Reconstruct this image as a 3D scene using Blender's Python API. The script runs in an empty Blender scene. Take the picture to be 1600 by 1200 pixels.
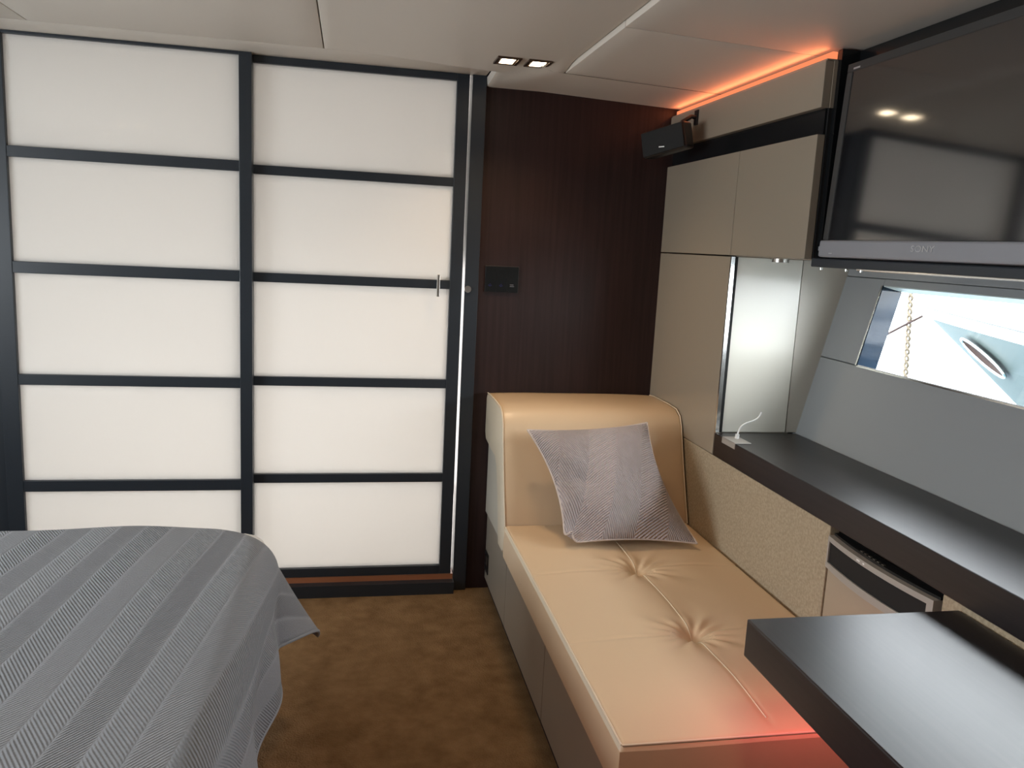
import bpy, bmesh, math, random
from mathutils import Vector, Matrix
random.seed(7)
S = bpy.context.scene
C = S.collection
PI = math.pi

# ------------------------------------------------------------------ camera
cam_d = bpy.data.cameras.new('camera')
cam = bpy.data.objects.new('camera', cam_d)
C.objects.link(cam)
cam_d.sensor_width = 36.0
cam_d.lens = 28.837
cam_d.clip_start = 0.02
def _cam_matrix(yaw, pitch, roll):
    cy, sy, cp, sp, cr, sr = math.cos(yaw), math.sin(yaw), math.cos(pitch), math.sin(pitch), math.cos(roll), math.sin(roll)
    B = Matrix(((1, 0, 0), (0, 0, -1), (0, 1, 0)))
    Ry = Matrix(((cy, 0, -sy), (0, 1, 0), (sy, 0, cy)))
    Rx = Matrix(((1, 0, 0), (0, cp, -sp), (0, sp, cp)))
    Rz = Matrix(((cr, -sr, 0), (sr, cr, 0), (0, 0, 1)))
    M = (Rz @ Rx @ Ry @ B).transposed()
    return Matrix(((M[0][0], -M[0][1], -M[0][2]), (M[1][0], -M[1][1], -M[1][2]), (M[2][0], -M[2][1], -M[2][2])))
cam.matrix_world = Matrix.Translation((0, 0, 1.35)) @ _cam_matrix(0.19857, 0.16724, 0.05069).to_4x4()
S.camera = cam

# ------------------------------------------------------------------ world: pale hazy daylight sky
W = bpy.data.worlds.new('sky'); S.world = W
W.use_nodes = True
wn = W.node_tree; wn.nodes.clear()
wo = wn.nodes.new('ShaderNodeOutputWorld'); wb = wn.nodes.new('ShaderNodeBackground')
wb.inputs['Color'].default_value = (0.93, 0.955, 1.0, 1)
wb.inputs['Strength'].default_value = 26.0
wn.links.new(wb.outputs[0], wo.inputs[0])

# portals at the hull window and the added left window (they emit nothing, they only guide the sky's light)
def portal(name, loc, normal, sx, sy):
    l = bpy.data.lights.new(name, 'AREA'); l.shape = 'RECTANGLE'; l.size = sx; l.size_y = sy
    l.cycles.is_portal = True
    o = bpy.data.objects.new(name, l); C.objects.link(o)
    o.location = loc
    o.rotation_euler = Vector(normal).to_track_quat('-Z', 'Y').to_euler()
    return o
portal('window_portal', (1.64, 1.60, 1.16), (-1, 0, 0), 1.4, 0.34)
portal('window_portal', (-2.34, 1.2, 1.22), (1, 0, 0), 1.8, 0.5)

# daylight in the washroom behind the frosted doors
def area(name, loc, direction, sx, sy, energy, col, spread=PI):
    l = bpy.data.lights.new(name, 'AREA'); l.shape = 'RECTANGLE'; l.size = sx; l.size_y = sy
    l.energy = energy; l.color = col; l.spread = spread
    o = bpy.data.objects.new(name, l); C.objects.link(o)
    o.location = loc
    o.rotation_euler = Vector(direction).to_track_quat('-Z', 'Y').to_euler()
    return o
area('washroom_light', (-0.35, 4.25, 0.65), (0, -1, 0.0), 2.2, 1.2, 42, (1.0, 0.955, 0.92))

S.view_settings.view_transform = 'Standard'
S.view_settings.look = 'None'
S.view_settings.gamma = 1.0
S.view_settings.use_curve_mapping = False
S.view_settings.exposure = 0.0
S.cycles.max_bounces = 10
S.cycles.diffuse_bounces = 6
S.cycles.sample_clamp_indirect = 6.0

# ------------------------------------------------------------------ materials
MATS = {}
def principled(name, col, rough=0.5, metal=0.0, ior=1.5, coat=0.0, coat_rough=0.05, spec=0.5):
    m = bpy.data.materials.new(name); m.use_nodes = True
    b = m.node_tree.nodes['Principled BSDF']
    b.inputs['Base Color'].default_value = (*col, 1)
    b.inputs['Roughness'].default_value = rough
    b.inputs['Metallic'].default_value = metal
    b.inputs['IOR'].default_value = ior
    b.inputs['Coat Weight'].default_value = coat
    b.inputs['Coat Roughness'].default_value = coat_rough
    b.inputs['Specular IOR Level'].default_value = spec
    MATS[name] = m
    return m
def node(m, t, **kw):
    n = m.node_tree.nodes.new(t)
    for k, v in kw.items(): setattr(n, k, v)
    return n
def link(m, a, b): m.node_tree.links.new(a, b)
def bsdf(m): return m.node_tree.nodes['Principled BSDF']
def noise_colour(m, c1, c2, scale, stretch=(1, 1, 1), detail=6, coord='Object', lo=0.35, hi=0.65):
    tc = node(m, 'ShaderNodeTexCoord'); mp = node(m, 'ShaderNodeMapping')
    mp.inputs['Scale'].default_value = stretch
    no = node(m, 'ShaderNodeTexNoise'); no.inputs['Scale'].default_value = scale; no.inputs['Detail'].default_value = detail
    rp = node(m, 'ShaderNodeValToRGB')
    rp.color_ramp.elements[0].position = lo; rp.color_ramp.elements[1].position = hi
    rp.color_ramp.elements[0].color = (*c1, 1); rp.color_ramp.elements[1].color = (*c2, 1)
    link(m, tc.outputs[coord], mp.inputs[0]); link(m, mp.outputs[0], no.inputs['Vector'])
    link(m, no.outputs['Fac'], rp.inputs[0]); link(m, rp.outputs[0], bsdf(m).inputs['Base Color'])
    return no
def noise_bump(m, scale, strength, dist=0.002, stretch=(1, 1, 1), detail=4):
    tc = node(m, 'ShaderNodeTexCoord'); mp = node(m, 'ShaderNodeMapping'); mp.inputs['Scale'].default_value = stretch
    no = node(m, 'ShaderNodeTexNoise'); no.inputs['Scale'].default_value = scale; no.inputs['Detail'].default_value = detail
    bu = node(m, 'ShaderNodeBump'); bu.inputs['Strength'].default_value = strength; bu.inputs['Distance'].default_value = dist
    link(m, tc.outputs['Object'], mp.inputs[0]); link(m, mp.outputs[0], no.inputs['Vector'])
    link(m, no.outputs['Fac'], bu.inputs['Height']); link(m, bu.outputs[0], bsdf(m).inputs['Normal'])
    return bu

m = principled('ceiling_vinyl', (0.66, 0.60, 0.525), 0.55); noise_bump(m, 260, 0.15, 0.001)
principled('ceiling_gap', (0.2, 0.18, 0.16), 0.9)
m = principled('hull_lining', (0.30, 0.315, 0.32), 0.5); noise_bump(m, 300, 0.12, 0.001)
principled('door_metal', (0.020, 0.026, 0.034), 0.38)
m = principled('dark_veneer', (0.03, 0.012, 0.01), 0.48, spec=0.3); noise_colour(m, (0.018, 0.0095, 0.0092), (0.030, 0.0150, 0.0140), 5.0, (14, 14, 0.5))
m = principled('wenge', (0.03, 0.02, 0.018), 0.36, spec=0.35, coat=0.35, coat_rough=0.42); noise_colour(m, (0.010, 0.0072, 0.0080), (0.017, 0.0120, 0.0125), 6.0, (20, 0.8, 20))
principled('beige_lacquer', (0.31, 0.262, 0.20), 0.26, coat=0.15)
principled('ivory_lacquer', (0.72, 0.70, 0.61), 0.28, coat=0.1)
principled('grey_panel', (0.52, 0.49, 0.42), 0.4)
m = principled('woven_lining', (0.42, 0.34, 0.24), 0.85); noise_colour(m, (0.34, 0.275, 0.185), (0.44, 0.36, 0.25), 140, detail=3); noise_bump(m, 420, 0.5, 0.002)
m = principled('carpet', (0.12, 0.07, 0.035), 0.95, spec=0.1)
m = principled('leather', (0.69, 0.515, 0.335), 0.36); noise_bump(m, 180, 0.10, 0.0012, detail=8)
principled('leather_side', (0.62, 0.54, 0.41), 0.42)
principled('base_panel', (0.30, 0.265, 0.215), 0.35)
principled('stitch', (0.74, 0.63, 0.47), 0.6)
principled('black_plastic', (0.012, 0.012, 0.012), 0.35)
principled('black_gloss', (0.008, 0.009, 0.010), 0.22)
principled('black_matt', (0.006, 0.006, 0.006), 0.8)
principled('tv_screen', (0.006, 0.007, 0.009), 0.075, ior=2.5)
principled('silver_bezel', (0.30, 0.31, 0.34), 0.35, metal=0.3)
principled('logo_silver', (0.55, 0.56, 0.58), 0.3, metal=0.6)
principled('chrome', (0.75, 0.75, 0.73), 0.18, metal=1.0)
principled('brushed_steel', (0.45, 0.42, 0.38), 0.34, metal=1.0)
principled('bronze_frame', (0.10, 0.06, 0.04), 0.3, metal=0.6)
principled('white_plastic', (0.8, 0.8, 0.78), 0.4)
principled('white_wall', (0.85, 0.84, 0.82), 0.5)
principled('room_wall', (0.50, 0.47, 0.42), 0.5)
principled('threshold_wood', (0.35, 0.13, 0.06), 0.4)
principled('frame_dark', (0.035, 0.034, 0.033), 0.55)
principled('fridge_front', (0.40, 0.325, 0.24), 0.5)
principled('piping_cloth', (0.60, 0.52, 0.48), 0.8)
principled('line_dark', (0.022, 0.014, 0.012), 0.8, spec=0.1)
principled('frame_silver', (0.42, 0.40, 0.37), 0.4, metal=0.25)
principled('rail_grey', (0.035, 0.04, 0.04), 0.5)
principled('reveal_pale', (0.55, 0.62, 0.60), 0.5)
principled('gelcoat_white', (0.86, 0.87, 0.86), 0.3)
m = principled('gelcoat_shaded', (0.034, 0.046, 0.044), 0.45, spec=0.15)  # teal-grey hull, with the flare's shade put into its colour
principled('rope_tan', (0.060, 0.046, 0.028), 0.9)
m = principled('sea', (0.03, 0.07, 0.10), 0.12); noise_bump(m, 1.5, 0.5, 0.3)
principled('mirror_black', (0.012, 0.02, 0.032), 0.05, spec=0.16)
principled('mattress_cloth', (0.7, 0.69, 0.66), 0.9)

# carpet: mottled pile
m = MATS['carpet']
n1 = noise_colour(m, (0.185, 0.108, 0.050), (0.29, 0.180, 0.090), 16.0, detail=9, lo=0.28, hi=0.72)
noise_bump(m, 190, 1.0, 0.008, detail=6)

# woven diagonal rib cloth: bands of slanted ribs that change direction, laid out in the cloth's own UV (metres)
def ribbed(name, col, band, rib, strength, dist, rough=0.85, rot=0.0, slant=1.5, vary=0.2, ridge=0.7, rib_tones=None):
    m = principled(name, col, rough, spec=0.2)
    bsdf(m).inputs['Sheen Weight'].default_value = 0.15
    uv = node(m, 'ShaderNodeUVMap'); mp = node(m, 'ShaderNodeMapping'); mp.inputs['Rotation'].default_value = (0, 0, rot)
    sp = node(m, 'ShaderNodeSeparateXYZ')
    link(m, uv.outputs[0], mp.inputs[0]); link(m, mp.outputs[0], sp.inputs[0])
    def mth(op, a, b=None):
        n = node(m, 'ShaderNodeMath', operation=op)
        for i, v in enumerate((a, b)):
            if v is None: continue
            if isinstance(v, (int, float)): n.inputs[i].default_value = v
            else: link(m, v, n.inputs[i])
        return n.outputs[0]
    u = mth('DIVIDE', sp.outputs[0], band)
    zig = mth('PINGPONG', u, 1.0)                     # 0..1..0 across two bands
    ph = mth('ADD', sp.outputs[1], mth('MULTIPLY', zig, band * slant))
    ribs = mth('SINE', mth('MULTIPLY', ph, 2 * PI / rib))
    alt = mth('SINE', mth('MULTIPLY', mth('FLOOR', mth('MULTIPLY', u, 1.0)), 1.9))   # each band its own rib height
    amp = mth('ADD', mth('MULTIPLY', alt, vary), 0.62)
    fr = mth('FRACT', u)
    edge = mth('SMOOTH_MIN', mth('MULTIPLY', fr, 9.0), mth('MULTIPLY', mth('SUBTRACT', 1.0, fr), 9.0))
    groove = mth('MINIMUM', edge, 1.0) if ridge > 0 else mth('ADD', 1.0, 0.0)
    no = node(m, 'ShaderNodeTexNoise'); no.inputs['Scale'].default_value = 260
    link(m, mp.outputs[0], no.inputs['Vector'])
    h = mth('ADD', mth('MULTIPLY', mth('MULTIPLY', ribs, amp), groove), mth('MULTIPLY', groove, ridge))
    if rib_tones:                                       # base colour swings between two tones along with the ribs
        mixn = node(m, 'ShaderNodeMix', data_type='RGBA')
        mixn.inputs['A'].default_value = (*rib_tones[0], 1); mixn.inputs['B'].default_value = (*rib_tones[1], 1)
        link(m, mth('ADD', mth('MULTIPLY', ribs, 0.5), 0.5), mixn.inputs['Factor'])
        link(m, mixn.outputs['Result'], bsdf(m).inputs['Base Color'])
    h = mth('ADD', h, mth('MULTIPLY', no.outputs['Fac'], 0.8))
    bu = node(m, 'ShaderNodeBump'); bu.inputs['Strength'].default_value = strength; bu.inputs['Distance'].default_value = dist
    link(m, h, bu.inputs['Height']); link(m, bu.outputs[0], bsdf(m).inputs['Normal'])
    return m
ribbed('quilt', (0.235, 0.245, 0.265), 0.062, 0.0098, 1.0, 0.0017, slant=1.3, vary=0.26)
ribbed('pillow_cloth', (0.50, 0.43, 0.425), 0.095, 0.0105, 1.0, 0.0048, rot=math.radians(24), slant=1.25, vary=0.12, ridge=0.0, rib_tones=((0.50, 0.425, 0.435), (0.68, 0.60, 0.59)))

def emission(name, col, strength):
    m = bpy.data.materials.new(name); m.use_nodes = True
    nt = m.node_tree; nt.nodes.clear()
    e = nt.nodes.new('ShaderNodeEmission'); e.inputs[0].default_value = (*col, 1); e.inputs[1].default_value = strength
    o = nt.nodes.new('ShaderNodeOutputMaterial'); nt.links.new(e.outputs[0], o.inputs[0])
    MATS[name] = m
emission('lamp_warm', (1.0, 0.80, 0.55), 14.0)
emission('led_orange', (1.0, 0.27, 0.115), 1.05)
emission('led_red', (1.0, 0.16, 0.14), 1.2)
emission('led_blue', (0.25, 0.22, 0.9), 0.3)

def sheet_fresnel(nt, f0=0.045, f90=0.9):
    lw = nt.nodes.new('ShaderNodeLayerWeight'); lw.inputs['Blend'].default_value = 0.5
    pw = nt.nodes.new('ShaderNodeMath'); pw.operation = 'POWER'; pw.inputs[1].default_value = 5.0
    ma = nt.nodes.new('ShaderNodeMath'); ma.operation = 'MULTIPLY_ADD'; ma.inputs[1].default_value = f90 - f0; ma.inputs[2].default_value = f0
    nt.links.new(lw.outputs['Facing'], pw.inputs[0]); nt.links.new(pw.outputs[0], ma.inputs[0])
    return ma
# frosted (opal) glass: light comes through diffusely, the face is glossy
m = bpy.data.materials.new('opal_glass'); m.use_nodes = True; nt = m.node_tree; nt.nodes.clear()
tr = nt.nodes.new('ShaderNodeBsdfTranslucent'); tr.inputs[0].default_value = (0.78, 0.77, 0.75, 1)
di = nt.nodes.new('ShaderNodeBsdfDiffuse'); di.inputs[0].default_value = (0.75, 0.74, 0.72, 1)
gl = nt.nodes.new('ShaderNodeBsdfGlossy'); gl.inputs['Roughness'].default_value = 0.06
mx = nt.nodes.new('ShaderNodeMixShader'); mx.inputs[0].default_value = 0.4
fr = sheet_fresnel(nt)
mx2 = nt.nodes.new('ShaderNodeMixShader'); out = nt.nodes.new('ShaderNodeOutputMaterial')
nt.links.new(tr.outputs[0], mx.inputs[1]); nt.links.new(di.outputs[0], mx.inputs[2])
nt.links.new(fr.outputs[0], mx2.inputs[0]); nt.links.new(mx.outputs[0], mx2.inputs[1]); nt.links.new(gl.outputs[0], mx2.inputs[2])
nt.links.new(mx2.outputs[0], out.inputs[0]); MATS['opal_glass'] = m

# clear window pane (thin glass)
m = bpy.data.materials.new('window_glass'); m.use_nodes = True; nt = m.node_tree; nt.nodes.clear()
tp = nt.nodes.new('ShaderNodeBsdfTransparent'); tp.inputs[0].default_value = (0.95, 0.97, 0.97, 1)
gl = nt.nodes.new('ShaderNodeBsdfGlossy'); gl.inputs['Roughness'].default_value = 0.01
fr = sheet_fresnel(nt)
mx = nt.nodes.new('ShaderNodeMixShader'); out = nt.nodes.new('ShaderNodeOutputMaterial')
nt.links.new(fr.outputs[0], mx.inputs[0]); nt.links.new(tp.outputs[0], mx.inputs[1]); nt.links.new(gl.outputs[0], mx.inputs[2])
nt.links.new(mx.outputs[0], out.inputs[0]); MATS['window_glass'] = m

# ------------------------------------------------------------------ mesh helpers
def mk(name, verts, faces, mat, parent=None, smooth=False, uvs=None):
    lo = [min(v[i] for v in verts) for i in range(3)]; hi = [max(v[i] for v in verts) for i in range(3)]
    c = Vector([(lo[i] + hi[i]) / 2 for i in range(3)])
    me = bpy.data.meshes.new(name)
    me.from_pydata([tuple(Vector(v) - c) for v in verts], [], faces)
    if uvs is not None:
        ul = me.uv_layers.new(name='UVMap')
        for p in me.polygons:
            for li in p.loop_indices:
                ul.data[li].uv = uvs[me.loops[li].vertex_index]
    if smooth:
        for p in me.polygons: p.use_smooth = True
    me.materials.append(MATS[mat])
    o = bpy.data.objects.new(name, me); C.objects.link(o); o.location = c
    if parent is not None: attach(o, parent)
    return o
def world_loc(o):
    l = o.location.copy()
    while o.parent is not None:
        l = l + o.matrix_parent_inverse.translation; o = o.parent; l = l + o.location
    return l
def attach(o, parent):
    o.parent = parent
    o.matrix_parent_inverse = Matrix.Translation(-world_loc(parent))
def mkbm(name, bm, mat, parent=None, smooth=False):
    bm.normal_update()
    vs = [v.co.copy() for v in bm.verts]; bm.verts.index_update()
    fs = [[v.index for v in f.verts] for f in bm.faces]
    bm.free()
    o = mk(name, vs, fs, mat, parent, smooth)
    if smooth: auto_smooth(o, 12)             # flat faces stay flat between their bevels
    return o
def auto_smooth(o, ang=40):
    me = o.data
    for p in me.polygons: p.use_smooth = True
    me.set_sharp_from_angle(angle=math.radians(ang))
def box(name, lo, hi, mat, parent=None, bev=0.0, seg=2):
    bm = bmesh.new()
    bmesh.ops.create_cube(bm, size=1.0)
    for v in bm.verts:
        v.co = Vector([(lo[i] + hi[i]) / 2 + v.co[i] * (hi[i] - lo[i]) for i in range(3)])
    if bev > 0:
        bmesh.ops.bevel(bm, geom=bm.edges[:], offset=bev, segments=seg, profile=0.5, affect='EDGES')
    return mkbm(name, bm, mat, parent, smooth=bev > 0)
def prism(name, poly, axis, a0, a1, mat, parent=None, bev=0.0, seg=2):
    """extrude a polygon (list of 2D points) along axis 0=x 1=y 2=z from a0 to a1"""
    bm = bmesh.new()
    def p3(p, a):
        if axis == 0: return (a, p[0], p[1])
        if axis == 1: return (p[0], a, p[1])
        return (p[0], p[1], a)
    A = [bm.verts.new(p3(p, a0)) for p in poly]; B = [bm.verts.new(p3(p, a1)) for p in poly]
    n = len(poly)
    bm.faces.new(A); bm.faces.new(B[::-1])
    for i in range(n): bm.faces.new((A[i], B[i], B[(i + 1) % n], A[(i + 1) % n]))
    bmesh.ops.recalc_face_normals(bm, faces=bm.faces[:])
    if bev > 0:
        bmesh.ops.bevel(bm, geom=bm.edges[:], offset=bev, segments=seg, profile=0.5, affect='EDGES')
    return mkbm(name, bm, mat, parent, smooth=True)
def cyl(name, p0, p1, r, mat, parent=None, n=24, r1=None):
    p0, p1 = Vector(p0), Vector(p1); d = (p1 - p0).normalized()
    a = d.orthogonal().normalized(); b = d.cross(a)
    r1 = r if r1 is None else r1
    vs = [p0 + (a * math.cos(2 * PI * i / n) + b * math.sin(2 * PI * i / n)) * r for i in range(n)]
    vs += [p1 + (a * math.cos(2 * PI * i / n) + b * math.sin(2 * PI * i / n)) * r1 for i in range(n)]
    fs = [(i, (i + 1) % n, n + (i + 1) % n, n + i) for i in range(n)] + [tuple(range(n))[::-1], tuple(range(n, 2 * n))]
    o = mk(name, vs, fs, mat, parent); auto_smooth(o); return o
def tube(name, pts, r, mat, parent=None, n=8, closed=False):
    pts = [Vector(p) for p in pts]; vs = []; fs = []; N = len(pts); ref = None
    for i, p in enumerate(pts):
        if closed: t = (pts[(i + 1) % N] - pts[i - 1]).normalized()
        else: t = (pts[min(i + 1, N - 1)] - pts[max(i - 1, 0)]).normalized()
        a = t.orthogonal().normalized() if ref is None else (ref - t * ref.dot(t)).normalized()
        ref = a; b = t.cross(a)
        for k in range(n):
            w = 2 * PI * k / n
            vs.append(p + (a * math.cos(w) + b * math.sin(w)) * r)
    for i in range(N if closed else N - 1):
        for k in range(n):
            j = (i + 1) % N
            fs.append((i * n + k, i * n + (k + 1) % n, j * n + (k + 1) % n, j * n + k))
    if not closed:
        fs.append(tuple(range(n))[::-1]); fs.append(tuple(range((N - 1) * n, N * n)))
    o = mk(name, vs, fs, mat, parent); auto_smooth(o, 60); return o
def grid(name, fn, us, vs_, mat, parent=None, uv=None, thick=None):
    verts = [fn(u, v) for u in us for v in vs_]; nv = len(vs_)
    faces = [(i * nv + j, (i + 1) * nv + j, (i + 1) * nv + j + 1, i * nv + j + 1) for i in range(len(us) - 1) for j in range(nv - 1)]
    uvs = [uv(u, v) if uv else (u, v) for u in us for v in vs_]
    o = mk(name, verts, faces, mat, parent, smooth=True, uvs=uvs)
    if thick:
        md = o.modifiers.new('thickness', 'SOLIDIFY'); md.thickness = thick; md.offset = 0
    return o
def side_slot(o, mat, test):
    o.data.materials.append(MATS[mat])
    for p in o.data.polygons:
        if test(p): p.material_index = 1
def lin(a, b, n): return [a + (b - a) * i / (n - 1) for i in range(n)]
def smooth01(t):
    t = max(0.0, min(1.0, t)); return t * t * (3 - 2 * t)
def thing(name, label, cat, loc, group=None):
    o = bpy.data.objects.new(name, None); C.objects.link(o); o.location = loc
    o.empty_display_size = 0.05
    o['label'] = label; o['category'] = cat
    if group: o['group'] = group
    return o
def tag(o, label, cat, group=None):
    o['label'] = label; o['category'] = cat
    if group: o['group'] = group
    return o
def struct(o, label=None, cat=None):
    o['kind'] = 'structure'
    if label: o['label'] = label
    if cat: o['category'] = cat
    return o
def empty_struct(name, loc, label, cat):
    o = bpy.data.objects.new(name, None); C.objects.link(o); o.location = loc; o.empty_display_size = 0.05
    return struct(o, label, cat)

# hull plane (the side of the boat leans outwards)
def hx(z): return 1.591 + 0.2327 * (z - 1.319)

# ------------------------------------------------------------------ room shell
struct(box('floor', (-2.4, -1.7, -0.06), (1.75, 4.4, 0.0), 'carpet'), 'brown mottled carpet covering the cabin floor', 'floor')

# ceiling: vinyl panels with open joints below a backing board
ceil = struct(box('ceiling', (-2.4, -1.7, 1.975), (1.80, 4.4, 2.02), 'ceiling_gap'), 'pale vinyl panelled ceiling of the cabin', 'ceiling')
RX = 0.665
def z_left(x, y):
    z = 1.94 - 0.02 * smooth01((x + 0.1) / 0.6)
    k = smooth01((x - 0.47) / 0.19); y0 = 2.77 - 0.20 * k
    t = smooth01((y - y0) / (0.27 - 0.13 * k)) * smooth01((x - 0.2) / 0.26)
    return z * (1 - t) + z_right(RX) * t
def z_right(x): return 1.905 - 0.02 * (x - RX) / 0.51
def z_any(x, y): return z_left(x, y) if x < RX else z_right(x)
def ceil_panel(x0, x1, y0, y1, fz, nx=12, ny=14, lip=0.004, turned=(1, 1, 1, 1)):
    """soft panel; the edges flagged in turned (x0, x1, y0, y1) are rounded up into the joint"""
    def axis(a, b, n, ta, tb):
        v = [(p, 0) for p in lin(a, b, n)]
        if ta: v = [(a, 1), (a + lip * 0.25, 2), (a + lip, 0)] + v[1:]
        if tb: v = v[:-1] + [(b - lip, 0), (b - lip * 0.25, 2), (b, 1)]
        return v
    xs = axis(x0, x1, nx, turned[0], turned[1]); ys = axis(y0, y1, ny, turned[2], turned[3])
    nX, nY = len(xs), len(ys); up = {0: 0.0, 1: 0.03, 2: 0.0}
    verts = [(x, y, fz(x, y) + max(lip * 0.25 if 2 in (i, j) else 0.0, 0.03 if 1 in (i, j) else 0.0)) for (x, i) in xs for (y, j) in ys]
    faces = [(i * nY + j, i * nY + j + 1, (i + 1) * nY + j + 1, (i + 1) * nY + j) for i in range(nX - 1) for j in range(nY - 1)]
    o = mk('ceiling_panel', verts, faces, 'ceiling_vinyl', ceil); auto_smooth(o, 35)
    return o
g = 0.001
YB = 2.70
ceil_panel(-2.4, -0.965 - g, -1.7, 2.84 - g, z_left)
ceil_panel(-0.965 + g, -0.098 - g, -1.7, 2.84 - g, z_left)
ceil_panel(-0.098 + g, RX - g, -1.7, YB, z_left, nx=24, ny=90, turned=(1, 1, 1, 0))
ceil_panel(-0.098 + g, 0.462, YB, 2.84 - g, z_left, nx=20, ny=8, turned=(1, 0, 0, 1))
ceil_panel(-2.4, 0.462 - g, 2.84 + g, 3.05, lambda x, y: 1.94, nx=6, ny=4)
ceil_panel(0.462, 1.50, YB, 2.84, z_any, nx=40, ny=8, turned=(0, 1, 0, 0))
ceil_panel(0.462 + g, 1.50, 2.84, 3.05, z_any, nx=40, ny=12, lip=0.012, turned=(1, 1, 0, 0))
zr = lambda x, y: z_right(x)
ceil_panel(RX + g, 1.50, -1.7, 2.10 - g, zr)
ceil_panel(RX + g, 1.50, 2.10 + g, YB - g, zr)

# aft bulkhead: dark veneer right of the sliding doors
wf = empty_struct('wall_front', (0.8, 3.05, 0), 'dark red brown veneered bulkhead beside the frosted doors', 'wall')
box('veneer_panel', (0.463, 3.045, 0.0), (1.78, 3.10, 2.0), 'dark_veneer', wf)
box('jamb', (0.412, 3.028, 0.0), (0.4628, 3.10, 1.975), 'door_metal', wf, 0.001)
box('jamb', (-2.4, 3.0, 0.0), (-1.15, 3.10, 1.975), 'door_metal', wf)
cyl('lock', (0.424, 3.028, 1.182), (0.424, 3.021, 1.182), 0.0125, 'brushed_steel', wf)
struct(box('wall_left', (-2.42, -1.7, 0.0), (-2.36, 4.4, 1.0), 'room_wall'), 'pale lining of the far cabin side below its added window', 'wall')
wl = bpy.data.objects['wall_left']
box('lining_panel', (-2.42, -1.7, 1.44), (-2.36, 4.4, 2.0), 'room_wall', wl)
box('lining_panel', (-2.42, 2.1, 1.0), (-2.36, 4.4, 1.44), 'room_wall', wl)
box('lining_panel', (-2.42, -1.7, 1.0), (-2.36, 0.3, 1.44), 'room_wall', wl)
struct(box('wall_back', (-2.42, -1.76, 0.0), (1.80, -1.70, 2.0), 'room_wall'), 'pale bulkhead behind the bed', 'wall')
struct(box('fill_window', (-2.395, 0.3, 1.0), (-2.385, 2.1, 1.44), 'window_glass'), 'unseen clear pane added in the far cabin side for ambient light', 'window')  # unseen window, added to bring in ambient sky light from the left

# washroom behind the doors
wb_ = empty_struct('wall_washroom', (-0.6, 4.3, 0), 'white washroom walls behind the frosted doors', 'wall')
box('lining_board', (-2.36, 4.30, 0.0), (1.0, 4.36, 1.975), 'white_wall', wb_)
box('lining_board', (0.95, 3.12, 0.0), (1.0, 4.30, 1.975), 'white_wall', wb_)
box('lining_board', (-2.36, 3.12, 0.0), (-2.30, 4.30, 1.975), 'white_wall', wb_)
box('lining_board', (-2.30, 3.12, 1.955), (0.95, 4.30, 1.974), 'white_wall', wb_)
box('lining_board', (-2.30, 3.12, 0.001), (0.95, 4.30, 0.02), 'white_wall', wb_)

# sliding doors with frosted panes
def leaf(name, label, x0, x1, xl, xr, bars, ztop, zpt, zbot, zpb, yf, yb):
    d = empty_struct(name, ((x0 + x1) / 2, yf, 0), label, 'door')
    box('stile', (x0, yf, zbot), (xl, yb, ztop), 'door_metal', d, 0.0015)
    box('stile', (xr, yf, zbot), (x1, yb, ztop), 'door_metal', d, 0.0015)
    box('rail', (xl, yf, zpt), (xr, yb, ztop), 'door_metal', d, 0.0015)
    box('rail', (xl, yf, zbot), (xr, yb, zpb), 'door_metal', d, 0.0015)
    for (a, b) in bars:
        box('crossbar', (xl - 0.001, yf + 0.002, a), (xr + 0.001, yb, b), 'door_metal', d, 0.0015)
    edges = [zpt] + [v for (a, b) in bars for v in (b, a)] + [zpb]
    ym = yf + 0.016
    for i in range(5):
        t, b = edges[2 * i], edges[2 * i + 1]
        box('pane', (xl - 0.003, ym, b - 0.003), (xr + 0.003, ym + 0.006, t + 0.003), 'opal_glass', d)
    return d
leaf('door_1', 'sliding door leaf of five frosted panes in dark metal, behind the bed', -1.149, -0.3375, -1.096, -0.379,
     [(1.552, 1.587), (1.179, 1.217), (0.803, 0.839), (0.427, 0.466)], 1.9395, 1.930, 0.05, 0.09, 2.99, 3.024)
d2 = leaf('door_2', 'sliding door leaf of five frosted panes with a steel pull, beside the veneered bulkhead', -0.372, 0.402, -0.338, 0.357,
     [(1.549, 1.580), (1.179, 1.2115), (0.807, 0.840), (0.442, 0.4755)], 1.9395, 1.915, 0.071, 0.105, 3.028, 3.064)
hd = box('handle', (0.3065, 3.0, 1.152), (0.3175, 3.008, 1.232), 'brushed_steel', d2, 0.0015)
box('handle_post', (0.309, 3.007, 1.163), (0.315, 3.029, 1.172), 'brushed_steel', hd)
box('handle_post', (0.309, 3.007, 1.212), (0.315, 3.029, 1.221), 'brushed_steel', hd)
tr1 = struct(box('trim_1', (-1.15, 2.995, 0.0), (0.412, 3.10, 0.047), 'door_metal'), 'dark sill below the sliding doors', 'trim')
box('threshold', (-0.34, 3.030, 0.047), (0.41, 3.09, 0.069), 'threshold_wood', tr1)

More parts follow.
